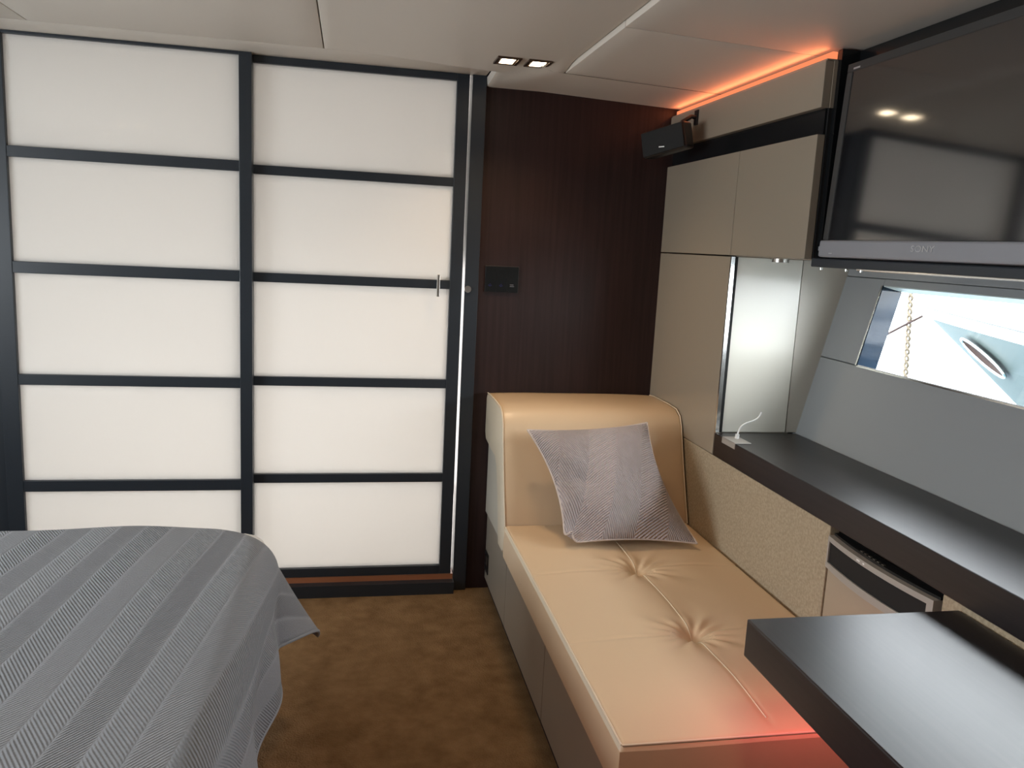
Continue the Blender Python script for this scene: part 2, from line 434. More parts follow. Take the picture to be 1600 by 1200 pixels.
# ------------------------------------------------------------------ hull side with its window
wr = empty_struct('wall_right', (1.55, 1.2, 0), 'grey vinyl lined hull side leaning outwards around the window', 'wall')
def slab(name, z0, z1, y0, y1, t0, t1, mat, parent, bev=0.0):
    """piece of the leaning hull side: inner face t0, outer face t1 along the outward normal"""
    nx, nz = 0.974, -0.2266
    def p(z, y, t): return (hx(z) + nx * t, y, z + nz * t)
    vs = [p(z, y, t) for t in (t0, t1) for (z, y) in ((z0, y0), (z0, y1), (z1, y1), (z1, y0))]
    bm = bmesh.new(); V = [bm.verts.new(v) for v in vs]
    for f in ((0, 1, 2, 3), (7, 6, 5, 4), (0, 4, 5, 1), (1, 5, 6, 2), (2, 6, 7, 3), (3, 7, 4, 0)): bm.faces.new([V[i] for i in f])
    bmesh.ops.recalc_face_normals(bm, faces=bm.faces[:])
    if bev: bmesh.ops.bevel(bm, geom=bm.edges[:], offset=bev, segments=2, profile=0.5, affect='EDGES')
    return mkbm(name, bm, mat, parent, smooth=bool(bev))
WY0, WY1, WZ0, WZ1 = 0.95, 2.243, 1.040, 1.286
# skin
for (a, b, c, d) in ((-0.05, WZ0, -1.7, 3.2), (WZ1, 2.05, -1.7, 3.2), (WZ0, WZ1, -1.7, WY0), (WZ0, WZ1, WY1, 3.2)):
    slab('hull_skin', a, b, c, d, 0.014, 0.062, 'hull_lining', wr)
slab('lining_panel', 0.0, WZ0 - 0.001, -1.7, 3.1, 0.0, 0.0138, 'hull_lining', wr, 0.002)
slab('lining_panel', WZ0 + 0.0015, 1.305, WY1 + 0.001, 3.1, 0.0, 0.0138, 'hull_lining', wr, 0.002)
slab('lining_panel', WZ0 + 0.0015, 1.305, -1.7, WY0 - 0.001, 0.0, 0.0138, 'hull_lining', wr, 0.002)
slab('lining_panel', WZ1 + 0.0005, 1.305, WY0, WY1, 0.0, 0.0138, 'hull_lining', wr)
slab('lining_panel', 1.3075, 1.40, -1.7, 3.1, 0.0, 0.0138, 'hull_lining', wr, 0.002)
win = empty_struct('window_1', (1.6, 1.6, 1.04), 'long low hull window with a moored boat outside', 'window')
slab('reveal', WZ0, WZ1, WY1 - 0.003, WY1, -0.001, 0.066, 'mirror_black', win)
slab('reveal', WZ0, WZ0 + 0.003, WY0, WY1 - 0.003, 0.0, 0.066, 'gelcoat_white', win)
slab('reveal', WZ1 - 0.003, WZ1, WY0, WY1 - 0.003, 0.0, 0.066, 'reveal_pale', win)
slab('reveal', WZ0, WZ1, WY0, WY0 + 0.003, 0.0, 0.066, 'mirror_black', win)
slab('bead', WZ0, WZ1, WY1, WY1 + 0.006, -0.003, 0.0, 'chrome', win)
slab('bead', WZ0 - 0.004, WZ0, WY0, WY1, -0.002, 0.0, 'chrome', win)
slab('pane', WZ0, WZ1, WY0, WY1, 0.066, 0.070, 'window_glass', win)

# ------------------------------------------------------------------ wall cabinet above the chaise
XC = 1.172
cab = thing('wall_cabinet', 'beige lacquered wall cabinet with flat doors above the chaise', 'cabinet', (1.3, 2.5, 0.705))
box('carcass', (1.196, 2.45, 0.705), (1.44, 3.044, 1.35), 'base_panel', cab)
box('carcass', (1.196, 2.004, 1.353), (1.58, 3.044, 1.84), 'black_matt', cab)
box('fascia_panel', (XC, 2.003, 1.738), (1.195, 3.044, 1.853), 'beige_lacquer', cab, 0.002)
box('end_panel', (1.1955, 2.0, 1.738), (1.205, 2.006, 1.853), 'beige_lacquer', cab)
box('recess_back', (1.190, 2.010, 1.674), (1.1959, 3.044, 1.738), 'black_gloss', cab)
box('door', (XC, 2.4455, 1.3535), (1.195, 3.044, 1.672), 'beige_lacquer', cab, 0.002)
box('door', (XC, 2.006, 1.3535), (1.195, 2.4415, 1.672), 'beige_lacquer', cab, 0.002)
box('tall_door', (XC, 2.4405, 0.708), (1.195, 3.044, 1.3495), 'beige_lacquer', cab, 0.002)
box('edge_trim', (XC + 0.001, 2.4335, 0.782), (1.186, 2.440, 1.3495), 'chrome', cab)
box('edge_gap', (1.186, 2.437, 0.782), (1.198, 2.450, 1.3495), 'black_matt', cab)
box('niche_panel', (1.198, 2.441, 0.782), (1.425, 2.450, 1.3495), 'ivory_lacquer', cab, 0.001)
prism('niche_panel', [(1.428, 0.782), (hx(0.782) + 0.004, 0.782), (hx(1.3495) + 0.004, 1.3495), (1.428, 1.3495)], 1, 2.443, 2.450, 'grey_panel', cab)
box('underside', (1.196, 2.006, 1.3505), (1.595, 2.448, 1.3535), 'beige_lacquer', cab)
cyl('puck_lamp', (1.24, 2.25, 1.3505), (1.24, 2.25, 1.340), 0.024, 'brushed_steel', cab)

# orange cove light behind the fascia
cove = thing('cove_light', 'glowing orange light strip along the ceiling above the wall cabinet', 'light', (1.21, 2.5, 1.853))
box('channel', (1.176, 2.002, 1.8535), (1.245, 3.043, 1.857), 'beige_lacquer', cove)
box('diffuser', (1.190, 2.006, 1.857), (1.206, 3.040, 1.8765), 'led_orange', cove, 0.002)
ll = bpy.data.lights.new('cove_glow', 'AREA'); ll.shape = 'RECTANGLE'; ll.size = 1.0; ll.size_y = 0.012; ll.energy = 0.5; ll.color = (1.0, 0.24, 0.09)
lo = bpy.data.objects.new('cove_glow', ll); C.objects.link(lo); lo.location = (1.186, 2.52, 1.866)
lo.rotation_euler = Vector((-0.9, 0, 0.45)).to_track_quat('-Z', 'Y').to_euler()
attach(lo, cove)

# satellite speaker bracketed to the fascia
sp_ = thing('speaker', 'small black satellite speaker on a bracket at the cabinet corner', 'speaker', (1.07, 2.76, 1.75))
def rot_box(name, c, sx, sy, sz, M3, mat, parent, bev):
    bm = bmesh.new(); bmesh.ops.create_cube(bm, size=1.0)
    for v in bm.verts: v.co = Vector((v.co.x * sx, v.co.y * sy, v.co.z * sz))
    if bev: bmesh.ops.bevel(bm, geom=bm.edges[:], offset=bev, segments=3, profile=0.5, affect='EDGES')
    for v in bm.verts: v.co = M3 @ v.co + Vector(c)
    return mkbm(name, bm, mat, parent, smooth=True)
SPM = Matrix.Rotation(math.radians(-54.8), 3, 'Z') @ Matrix.Rotation(math.radians(2.2), 3, 'X') @ Matrix.Rotation(math.radians(-11.1), 3, 'Y')
spc = Vector((1.037, 2.750, 1.729))
b1 = rot_box('body', spc + SPM @ Vector((0, 0.022, 0)), 0.175, 0.052, 0.089, SPM, 'black_plastic', sp_, 0.008)
rot_box('grille', spc + SPM @ Vector((0, -0.006, 0)), 0.167, 0.008, 0.081, SPM, 'black_matt', sp_, 0.003)
rot_box('badge', spc + SPM @ Vector((-0.004, -0.0108, -0.022)), 0.022, 0.001, 0.004, SPM @ Matrix.Rotation(math.radians(10), 3, 'Y'), 'white_plastic', sp_, 0)
tube('bracket', [(1.170, 2.80, 1.820), (1.150, 2.80, 1.822), (1.115, 2.79, 1.800), (1.085, 2.775, 1.765)], 0.008, 'black_plastic', sp_)
box('bracket_plate', (1.166, 2.786, 1.795), (1.172, 2.814, 1.845), 'black_plastic', sp_, 0.001)

# ------------------------------------------------------------------ television and its black surround
tvp = empty_struct('trim_2', (1.3, 1.0, 1.333), 'black panelled surround behind the television', 'panel')
box('backing', (1.262, -1.2, 1.345), (1.280, 1.985, 1.878), 'black_gloss', tvp)
box('side_panel', (1.205, 1.985, 1.353), (1.60, 2.0035, 1.8795), 'black_gloss', tvp)
box('top_panel', (1.255, -1.2, 1.840), (1.262, 1.985, 1.8785), 'black_gloss', tvp)
box('shelf_rail', (1.196, 1.932, 1.376), (1.261, 1.984, 1.388), 'silver_bezel', tvp, 0.002)
box('valance', (1.180, -1.2, 1.334), (1.60, 1.984, 1.357), 'door_metal', tvp, 0.003)
box('valance_edge', (1.1785, -1.2, 1.3315), (1.188, 1.78, 1.336), 'chrome', tvp, 0.001)
for yy in (1.93, 1.82, 1.76):
    cyl('clip', (1.179, yy, 1.333), (1.179, yy, 1.328), 0.004, 'chrome', tvp, 10)

tv = thing('television', 'flat black television with a silver strip along its lower edge', 'television', (1.20, 1.53, 1.36))
TV0, TV1 = 1.145, 1.925
TVM = Matrix.Translation((1.172, 0, 1.403)) @ Matrix.Translation((0, 1.53, 0)) @ Matrix.Rotation(math.radians(0.2), 4, 'Z') @ Matrix.Translation((0, -1.53, 0)) @ Matrix.Rotation(math.radians(2.3), 4, 'Y')
def tvbox(name, x0, x1, y0, y1, z0, z1, mat, bev=0.0, parent=None):
    bm = bmesh.new(); bmesh.ops.create_cube(bm, size=1.0)
    for v in bm.verts: v.co = Vector(((x0 + x1) / 2 + v.co.x * (x1 - x0), (y0 + y1) / 2 + v.co.y * (y1 - y0), (z0 + z1) / 2 + v.co.z * (z1 - z0)))
    if bev: bmesh.ops.bevel(bm, geom=bm.edges[:], offset=bev, segments=2, profile=0.5, affect='EDGES')
    for v in bm.verts: v.co = TVM @ v.co
    return mkbm(name, bm, mat, parent or tv, smooth=bool(bev))
tvbox('body', 0.006, 0.034, TV0, TV1, -0.002, 0.425, 'black_plastic', 0.003)
tvbox('bezel', 0.0, 0.008, TV0, TV1, 0.405, 0.425, 'frame_dark', 0.002)
tvbox('bezel', 0.0, 0.008, TV1 - 0.022, TV1, 0.0, 0.405, 'frame_dark', 0.002)
tvbox('bezel', 0.0, 0.008, TV0, TV0 + 0.022, 0.0, 0.405, 'frame_dark', 0.002)
tvbox('screen', 0.0025, 0.007, TV0 + 0.022, TV1 - 0.022, 0.0, 0.405, 'tv_screen')
bar = tvbox('lower_bezel', -0.008, 0.030, TV0, TV1, -0.043, -0.001, 'silver_bezel', 0.005)
tvbox('badge', -0.0005, 0.0005, TV1 - 0.052, TV1 - 0.026, 0.409, 0.413, 'logo_silver')
def text(name, body, size, mat, M4, parent, extrude=0.0004):
    cu = bpy.data.curves.new(name, 'FONT'); cu.body = body; cu.size = size; cu.extrude = extrude
    cu.align_x = 'CENTER'; cu.align_y = 'CENTER'
    o = bpy.data.objects.new(name, cu); C.objects.link(o)
    dg = bpy.context.evaluated_depsgraph_get()
    me = bpy.data.meshes.new_from_object(o.evaluated_get(dg))
    bpy.data.objects.remove(o)
    vs = [M4 @ v.co for v in me.vertices]; fs = [tuple(p.vertices) for p in me.polygons]
    return mk(name, vs, fs, mat, parent)
# letters read from the room: text x axis runs along -y, text y axis is up
TM = TVM @ Matrix(((0, 0, -1, -0.0086), (-1, 0, 0, 1.535), (0, 1.0, 0, -0.019), (0, 0, 0, 1)))
TM = TM @ Matrix.Diagonal((1.45, 1.0, 1.0, 1.0))
text('lettering', 'SONY', 0.019, 'logo_silver', TM, bar)
TM2 = TVM @ Matrix(((0, 0, -1, -0.0086), (-1, 0, 0, 1.86), (0, 1.0, 0, -0.033), (0, 0, 0, 1)))
tvbox('indicator', -0.0088, -0.0078, 1.862, 1.876, -0.0345, -0.0325, 'logo_silver', parent=bar)

# ------------------------------------------------------------------ long dark shelf, upholstered lining and fridge below it
shelf = thing('worktop', 'long dark wenge shelf running below the hull window', 'shelf', (1.32, 1.0, 0.705))
prism('board', [(XC, 0.706), (1.44, 0.706), (hx(0.78) - 0.003, 0.78), (XC, 0.78)], 1, -1.2, 2.436, 'wenge', shelf, 0.0025)
us = thing('usb_outlet', 'steel socket plate let into the end of the dark shelf', 'socket', (1.19, 2.33, 0.78))
box('plate', (1.1700, 2.285, 0.7635), (1.1718, 2.375, 0.782), 'frame_silver', us)
box('plate_top', (1.1700, 2.285, 0.7802), (1.225, 2.375, 0.783), 'frame_silver', us, 0.0008)
cyl('plug', (1.207, 2.348, 0.783), (1.208, 2.348, 0.797), 0.0065, 'white_plastic', us)
def bez(p, n=24):
    out = []
    for i in range(n + 1):
        t = i / n; out.append(sum((Vector(q) * c for q, c in zip(p, ((1 - t) ** 3, 3 * t * (1 - t) ** 2, 3 * t * t * (1 - t), t ** 3))), Vector()))
    return out
cb = bez([(1.208, 2.348, 0.795), (1.214, 2.350, 0.852), (1.274, 2.352, 0.822), (1.284, 2.352, 0.868)])
tag(tube('charging_cable', cb, 0.0026, 'white_plastic'), 'short white cable rising from the socket on the dark shelf', 'cable')

lin_ = empty_struct('wall_lining', (1.2, 1.5, 0.3), 'beige woven lining between the chaise and the dark shelf', 'wall')
box('woven_panel', (XC + 0.002, 1.752, 0.0), (1.20, 3.044, 0.7055), 'woven_lining', lin_, 0.002)
box('woven_panel', (XC + 0.002, -1.2, 0.0), (1.20, 1.352, 0.7055), 'woven_lining', lin_, 0.002)
box('backing', (1.205, -1.2, 0.0), (1.30, 3.044, 0.7055), 'black_matt', lin_)

fr_ = thing('minibar_fridge', 'built-in fridge with a bowed silver frame and black control strip under the shelf', 'fridge', (1.19, 1.56, 0.1))
FY0, FY1 = 1.368, 1.746
def bow(y, off): 
    t = (y - (FY0 + FY1) / 2) / ((FY1 - FY0) / 2)
    return 1.1715 - 0.016 * (1 - t * t) - off
def bowed(name, y0, y1, z0, z1, off, depth, mat, parent, dip=0.0, n=20):
    ys = lin(y0, y1, n); vs = []; fs = []
    for y in ys:
        t = (y - (FY0 + FY1) / 2) / ((FY1 - FY0) / 2); zz = z0 - dip * (1 - t * t)
        x = bow(y, off)
        vs += [(x, y, zz), (x, y, z1), (x + depth, y, z1), (x + depth, y, zz)]
    for i in range(n - 1):
        a, b = 4 * i, 4 * i + 4
        for k in range(4): fs.append((a + k, a + (k + 1) % 4, b + (k + 1) % 4, b + k))
    fs += [(0, 3, 2, 1), (4 * n - 4, 4 * n - 3, 4 * n - 2, 4 * n - 1)]
    o = mk(name, vs, fs, mat, parent); auto_smooth(o, 35); return o
bowed('control_strip', FY0 + 0.010, FY1 - 0.008, 0.617, 0.672, 0.000, 0.02, 'black_matt', fr_, 0.0)
ft = bowed('frame', FY0, FY1, 0.671, 0.684, 0.004, 0.03, 'frame_silver', fr_)
bowed('frame', FY0, FY0 + 0.016, 0.612, 0.671, 0.004, 0.03, 'frame_silver', fr_)
bowed('frame', FY1 - 0.008, FY1, 0.612, 0.671, 0.004, 0.03, 'frame_silver', fr_)
bowed('frame', FY0, FY1, 0.604, 0.618, 0.004, 0.03, 'frame_silver', fr_, 0.004)
bowed('top_panel', FY0, FY1, 0.684, 0.690, -0.012, 0.03, 'black_plastic', fr_)
for k in range(6):
    y = 1.62 - k * 0.016
    box('button', (bow(y, -0.015), y - 0.004, 0.690), (bow(y, -0.021), y + 0.004, 0.6915), 'brushed_steel', fr_)
box('marking', (bow(1.60, 0.0046), 1.594, 0.6755), (bow(1.60, 0.0034), 1.606, 0.6795), 'white_plastic', fr_)
box('marking', (bow(1.58, 0.0046), 1.576, 0.6755), (bow(1.58, 0.0034), 1.582, 0.6795), 'white_plastic', fr_)
box('door', (1.1735, FY0 + 0.004, 0.06), (1.195, FY1 - 0.003, 0.600), 'fridge_front', fr_, 0.002)

# ------------------------------------------------------------------ desk in the near corner
desk = thing('desk', 'thick dark wenge desk top standing out over the chaise end', 'desk', (0.95, 0.6, 0.0))
box('top', (0.725, -0.9, 0.622), (1.171, 1.303, 0.695), 'wenge', desk, 0.003)
box('side_panel', (0.80, 0.98, 0.0), (1.170, 1.02, 0.622), 'wenge', desk, 0.002)
box('side_panel', (0.80, -0.85, 0.0), (1.170, -0.81, 0.622), 'wenge', desk, 0.002)
box('drawer', (0.82, 0.35, 0.42), (1.170, 0.98, 0.620), 'wenge', desk, 0.002)
led = thing('desk_light', 'red light strip fixed under the overhanging desk top', 'light', (0.95, 1.27, 0.61))
box('channel', (0.76, 1.255, 0.6165), (1.16, 1.285, 0.6215), 'black_plastic', led)
box('diffuser', (0.765, 1.262, 0.612), (1.155, 1.278, 0.6165), 'led_red', led)
ll = bpy.data.lights.new('desk_glow', 'AREA'); ll.shape = 'RECTANGLE'; ll.size = 0.38; ll.size_y = 0.012; ll.energy = 0.75; ll.color = (1.0, 0.15, 0.17)
lo = bpy.data.objects.new('desk_glow', ll); C.objects.link(lo); lo.location = (0.96, 1.27, 0.610); attach(lo, led)

# ------------------------------------------------------------------ chaise longue
ch = thing('chaise_longue', 'cream leather chaise with a tufted seat and a deep backrest', 'chaise', (0.85, 2.2, 0.0))
CX0, CX1 = 0.515, 1.168
for (a, b) in ((2.618, 3.042), (2.040, 2.614), (1.36, 2.036)):
    p = box('base_panel', (0.540, a, 0.045), (0.556, b, 0.318), 'base_panel', ch, 0.0015)
box('plinth', (0.556, 1.37, 0.0), (1.165, 3.04, 0.045), 'black_matt', ch)
box('base', (0.558, 1.36, 0.045), (1.168, 3.042, 0.312), 'base_panel', ch)
ob = box('outlet_plate', (0.5365, 2.965, 0.085), (0.5402, 3.035, 0.165), 'black_plastic', ch, 0.001)
box('outlet_socket', (0.5355, 2.978, 0.118), (0.5366, 3.005, 0.150), 'brushed_steel', ob)
box('outlet_socket', (0.5355, 3.010, 0.118), (0.5366, 3.028, 0.150), 'black_matt', ob)
box('back_box', (0.532, 2.66, 0.319), (1.168, 3.042, 0.598), 'grey_panel', ch, 0.002)

# backrest profile (y, z) seen from the side, then rounded
prof = [(2.567, 0.418), (2.600, 0.500), (2.640, 0.600), (2.672, 0.690), (2.690, 0.742), (2.712, 0.775), (2.750, 0.793), (2.84, 0.798), (2.98, 0.797),
        (3.030, 0.792), (3.042, 0.775), (3.042, 0.640), (3.02, 0.612), (2.90, 0.602), (2.812, 0.600), (2.775, 0.575), (2.735, 0.5), (2.70, 0.40), (2.675, 0.322), (2.592, 0.322), (2.570, 0.335)]
def make_backrest():
    bm = bmesh.new()
    xs = lin(CX0, CX1, 15); n = len(prof); rows = []
    cyv, czv = 2.80, 0.62
    for i, x in enumerate(xs):
        s = abs(2 * i / (len(xs) - 1) - 1)
        k = 0.004 * (1 - s ** 4)
        row = []
        for (y, z) in prof:
            dy, dz = (-1, 0.2) if y < 2.70 and z > 0.42 else (0, 1) if z > 0.77 else (0, 0)
            row.append(bm.verts.new((x, y + dy * k, z + dz * k)))
        rows.append(row)
    for i in range(len(xs) - 1):
        for j in range(n):
            bm.faces.new((rows[i][j], rows[i][(j + 1) % n], rows[i + 1][(j + 1) % n], rows[i + 1][j]))
    e0 = bm.faces.new(rows[0]); e1 = bm.faces.new(rows[-1])
    bmesh.ops.recalc_face_normals(bm, faces=bm.faces[:])
    ed = [e for e in list(e0.edges) + list(e1.edges)]
    bmesh.ops.bevel(bm, geom=ed, offset=0.010, segments=3, profile=0.5, affect='EDGES')
    return mkbm('backrest', bm, 'leather', ch, smooth=True)
br = make_backrest()
auto_smooth(br, 50)
for x in (CX0 + 0.004, CX1 - 0.004):
    tube('seam', [(x - (0.0015 if x < 0.8 else -0.0015), y, z) for (y, z) in
                  [(2.568, 0.425), (2.601, 0.505), (2.6405, 0.602), (2.672, 0.690), (2.690, 0.744), (2.711, 0.777), (2.750, 0.795), (2.84, 0.799), (2.98, 0.798), (3.028, 0.793)]],
         0.0022, 'stitch', br, 6)

# seat: soft slab with two pulled tufts and a centre seam
SY0, SY1, SZ = 1.345, 2.566, 0.427
TUFTS = ((0.842, 2.173), (0.842, 1.766))
def seat_top(x, y):
    ex = min(x - CX0, CX1 - x); ey = min(y - SY0, SY1 - y)
    z = SZ
    z += 0.010 * smooth01(ex / 0.20) * smooth01(ey / 0.22)
    for (tx, ty) in TUFTS:
        dx, dy = x - tx, y - ty; r = math.hypot(dx, dy); a = math.atan2(dy, dx)
        z -= 0.024 * math.exp(-(r / 0.032) ** 2) + 0.008 * math.exp(-(r / 0.11) ** 2)
        if r > 1e-5:
            z += 0.0034 * math.cos(13 * a + 1.7 * math.sin(2 * a)) * math.exp(-((r - 0.055) / 0.042) ** 2)
            z += 0.0018 * math.cos(7 * a + 0.6) * math.exp(-((r - 0.11) / 0.06) ** 2)
    z -= 0.0022 * math.exp(-((x - 0.845) / 0.007) ** 2) * smooth01(ey / 0.08)
    for (tx, ty) in TUFTS:
        z -= 0.0035 * math.exp(-((y - ty - 0.015 * math.sin((x - tx) * 6)) / 0.006) ** 2) * (0.35 + 0.65 * smooth01(1 - abs(x - tx) / 0.32))
    z += 0.0014 * math.sin(9 * x + 4 * y) * math.sin(7 * y - 3 * x) * smooth01(ex / 0.08)
    return z
def make_seat():
    xs = lin(CX0, CX1, 132); ys = lin(SY0, SY1, 244)
    r = 0.014
    nx, ny = len(xs), len(ys); verts = []; faces = []
    for i, x in enumerate(xs):
        for j, y in enumerate(ys):
            z = seat_top(x, y)
            e = min(x - CX0, y - SY0, CX1 - x)
            if e < r: z -= r - math.sqrt(max(0, r * r - (r - e) ** 2))
            verts.append((x, y, z))
    def id(i, j): return i * ny + j
    for i in range(nx - 1):
        for j in range(ny - 1): faces.append((id(i, j), id(i + 1, j), id(i + 1, j + 1), id(i, j + 1)))
    ring = [id(i, 0) for i in range(nx)] + [id(nx - 1, j) for j in range(1, ny)] + [id(i, ny - 1) for i in range(nx - 2, -1, -1)] + [id(0, j) for j in range(ny - 2, 0, -1)]
    base = len(verts)
    for k in ring:
        v = verts[k]; verts.append((v[0], v[1], 0.321))
    n = len(ring)
    for k in range(n): faces.append((ring[k], base + k, base + (k + 1) % n, ring[(k + 1) % n])[::-1])
    faces.append(tuple(range(base, base + n))[::-1])
    o = mk('seat', verts, faces, 'leather', ch); auto_smooth(o, 50)
    return o
seat = make_seat()
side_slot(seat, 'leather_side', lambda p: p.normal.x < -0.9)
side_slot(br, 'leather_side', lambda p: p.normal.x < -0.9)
for (tx, ty) in TUFTS:
    z = seat_top(tx, ty)
    cyl('button', (tx, ty, z - 0.002), (tx, ty, z + 0.003), 0.009, 'leather', seat, 20, 0.006)
tube('seam', [(CX0 + 0.0045, y, SZ - 0.003) for y in lin(SY0 + 0.005, SY1, 40)], 0.0022, 'stitch', seat, 6)
tube('seam', [(x, SY0 + 0.004, SZ - 0.003) for x in lin(CX0 + 0.005, CX1, 24)], 0.0022, 'stitch', seat, 6)
tube('seam', [(0.8455, y, seat_top(0.8455, y) + 0.0006) for y in lin(1.40, 2.54, 120)], 0.0017, 'stitch', seat, 5)

# scatter cushion propped on the seat
def make_pillow():
    BL, BR, TL, TR = Vector((0.660, 2.330, 0.452)), Vector((1.088, 2.312, 0.450)), Vector((0.590, 2.625, 0.742)), Vector((1.010, 2.625, 0.770))
    root = thing('cushion', 'mauve grey quilted cushion propped on the cream chaise', 'cushion', (0.85, 2.4, 0.437))
    nrm = ((BR - BL).cross(TL - BL)).normalized()
    if nrm.y > 0: nrm = -nrm
    N = 56
    L = 0.42
    def plane(s, t):
        # pinched edges between the corners
        k = 0.055
        s2 = s * (1 - k * (1 - t * t) * 2.8); t2 = t * (1 - k * (1 - s * s) * 1.3)
        a, b = (s2 + 1) / 2, (t2 + 1) / 2
        return BL * (1 - a) * (1 - b) + BR * a * (1 - b) + TL * (1 - a) * b + TR * a * b
    diag = ((TR - BL)).normalized()
    def fold(p):
        q = (p - BL).dot(diag)
        q0 = 0.036
        if q < q0:
            r = 0.012; d = q0 - q; a = d / r
            base = p + diag * (q0 - q)
            return base - diag * (r * math.sin(a)) + nrm * (r * (1 - math.cos(a)))
        return p
    def surf(s, t, side):
        h = max(0.0, (1 - abs(s) ** 2.4)) ** 0.62 * max(0.0, (1 - abs(t) ** 2.4)) ** 0.62
        th = 0.088 * h
        # soft creases running in from the left edge
        if side > 0:
            th += 0.006 * math.sin(7 * t + 2.5 * s) * math.exp(-((s + 0.72) / 0.3) ** 2) * h ** 0.5
            th += 0.010 * math.exp(-(((t - 0.35) + 0.55 * (s + 0.9)) / 0.12) ** 2) * math.exp(-((s + 0.75) / 0.25) ** 2) * h ** 0.5
            th -= 0.010 * math.exp(-(((t + 0.02) + 0.35 * (s + 0.9)) / 0.10) ** 2) * math.exp(-((s + 0.7) / 0.28) ** 2) * h ** 0.5
        p = plane(s, t)
        q = (p - BL).dot(diag); f = smooth01((q - 0.03) / 0.10)
        sag = 0.012 * (1 - t * t) * 0
        return fold(p) + nrm * (side * th * f + side * 0.004 * (1 - f))
    us = [math.sin(PI / 2 * u) for u in lin(-1, 1, N)]
    verts, faces, uvs = [], [], []
    for side in (1, -1):
        off = len(verts)
        for s in us:
            for t in us:
                verts.append(surf(s, t, side)); uvs.append((s * L / 2, t * L / 2))
        for i in range(N - 1):
            for j in range(N - 1):
                f = (off + i * N + j, off + (i + 1) * N + j, off + (i + 1) * N + j + 1, off + i * N + j + 1)
                faces.append(f if side > 0 else f[::-1])
    # join the rims
    rim = [(i, 0) for i in range(N)] + [(N - 1, j) for j in range(1, N)] + [(i, N - 1) for i in range(N - 2, -1, -1)] + [(0, j) for j in range(N - 2, 0, -1)]
    for k in range(len(rim)):
        a = rim[k]; b = rim[(k + 1) % len(rim)]
        ia, ib = a[0] * N + a[1], b[0] * N + b[1]
        faces.append((ia, ia + N * N, ib + N * N, ib))
    o = mk('cover', verts, faces, 'pillow_cloth', root, smooth=True, uvs=uvs)
    pts = []
    for (i, j) in rim:
        pts.append((surf(us[i], us[j], 1) + surf(us[i], us[j], -1)) / 2)
    tube('piping', pts, 0.0036, 'piping_cloth', o, 6, closed=True)
make_pillow()

# ------------------------------------------------------------------ switch plate on the bulkhead
sw = thing('switch_panel', 'black three-module touch switch plate on the dark bulkhead', 'switch', (0.55, 3.045, 1.174))
box('plate', (0.489, 3.038, 1.174), (0.6165, 3.0445, 1.2715), 'black_plastic', sw, 0.001)
for k in range(3):
    x0 = 0.4905 + k * 0.0415
    mo = box('module', (x0, 3.0355, 1.1755), (x0 + 0.0405, 3.0379, 1.270), 'black_gloss', sw, 0.0006)
    if k < 2:
        for (ax, az) in ((0.012, 1.199), (0.017, 1.203), (0.021, 1.198), (0.016, 1.196)):
            box('indicator', (x0 + ax, 3.0350, az), (x0 + ax + 0.002, 3.0354, az + 0.002), 'led_blue', mo)
    else:
        box('indicator', (x0 + 0.010, 3.0350, 1.197), (x0 + 0.026, 3.0354, 1.1985), 'silver_bezel', mo)
        box('indicator', (x0 + 0.010, 3.0350, 1.203), (x0 + 0.024, 3.0354, 1.2045), 'silver_bezel', mo)

# ------------------------------------------------------------------ ceiling spotlights
def spot(cx, cy, z, label, energy):
    t = thing('ceiling_spotlight', label, 'light', (cx, cy, z), 'paired ceiling spotlights')
    w, d = 0.038, 0.049
    for nm, lo_, hi_ in (('frame', (cx - w, cy - d, z - 0.006), (cx - w + 0.010, cy + d, z)), ('frame', (cx + w - 0.010, cy - d, z - 0.006), (cx + w, cy + d, z)),
                         ('frame', (cx - w + 0.010, cy - d, z - 0.006), (cx + w - 0.010, cy - d + 0.012, z)), ('frame', (cx - w + 0.010, cy + d - 0.012, z - 0.006), (cx + w - 0.010, cy + d, z))):
        box(nm, lo_, hi_, 'bronze_frame', t, 0.001)
    box('reflector', (cx - w + 0.009, cy - d + 0.011, z - 0.003), (cx + w - 0.009, cy + d - 0.011, z - 0.001), 'bronze_frame', t)
    box('lens', (cx - 0.021, cy - 0.036, z - 0.0045), (cx + 0.021, cy + 0.036, z - 0.0028), 'lamp_warm', t, 0.0008)
    l = bpy.data.lights.new('spot_beam', 'SPOT'); l.energy = energy; l.color = (1.0, 0.70, 0.42); l.spot_size = math.radians(125); l.spot_blend = 0.9; l.shadow_soft_size = 0.03
    o = bpy.data.objects.new('spot_beam', l); C.objects.link(o); o.location = (cx, cy, z - 0.012)
    attach(o, t)
spot(0.469, 2.660, z_left(0.469, 2.66) + 0.001, 'square recessed spotlight nearer the frosted door', 11)
spot(0.567, 2.660, z_left(0.567, 2.66) + 0.001, 'square recessed spotlight nearer the wall cabinet', 11)
for (x, y, lab) in ((0.48, 0.6, 'square recessed spotlight over the desk, the one farther from the hull window'),
                    (0.58, 0.6, 'square recessed spotlight over the desk, the one nearer the hull window'),
                    (-1.25, 0.6, 'square recessed spotlight over the bed, the one nearer the chaise'),
                    (-1.35, 0.6, 'square recessed spotlight over the bed, the one farther from the chaise')):
    spot(x, y, z_left(x, y) + 0.001, lab, 7)

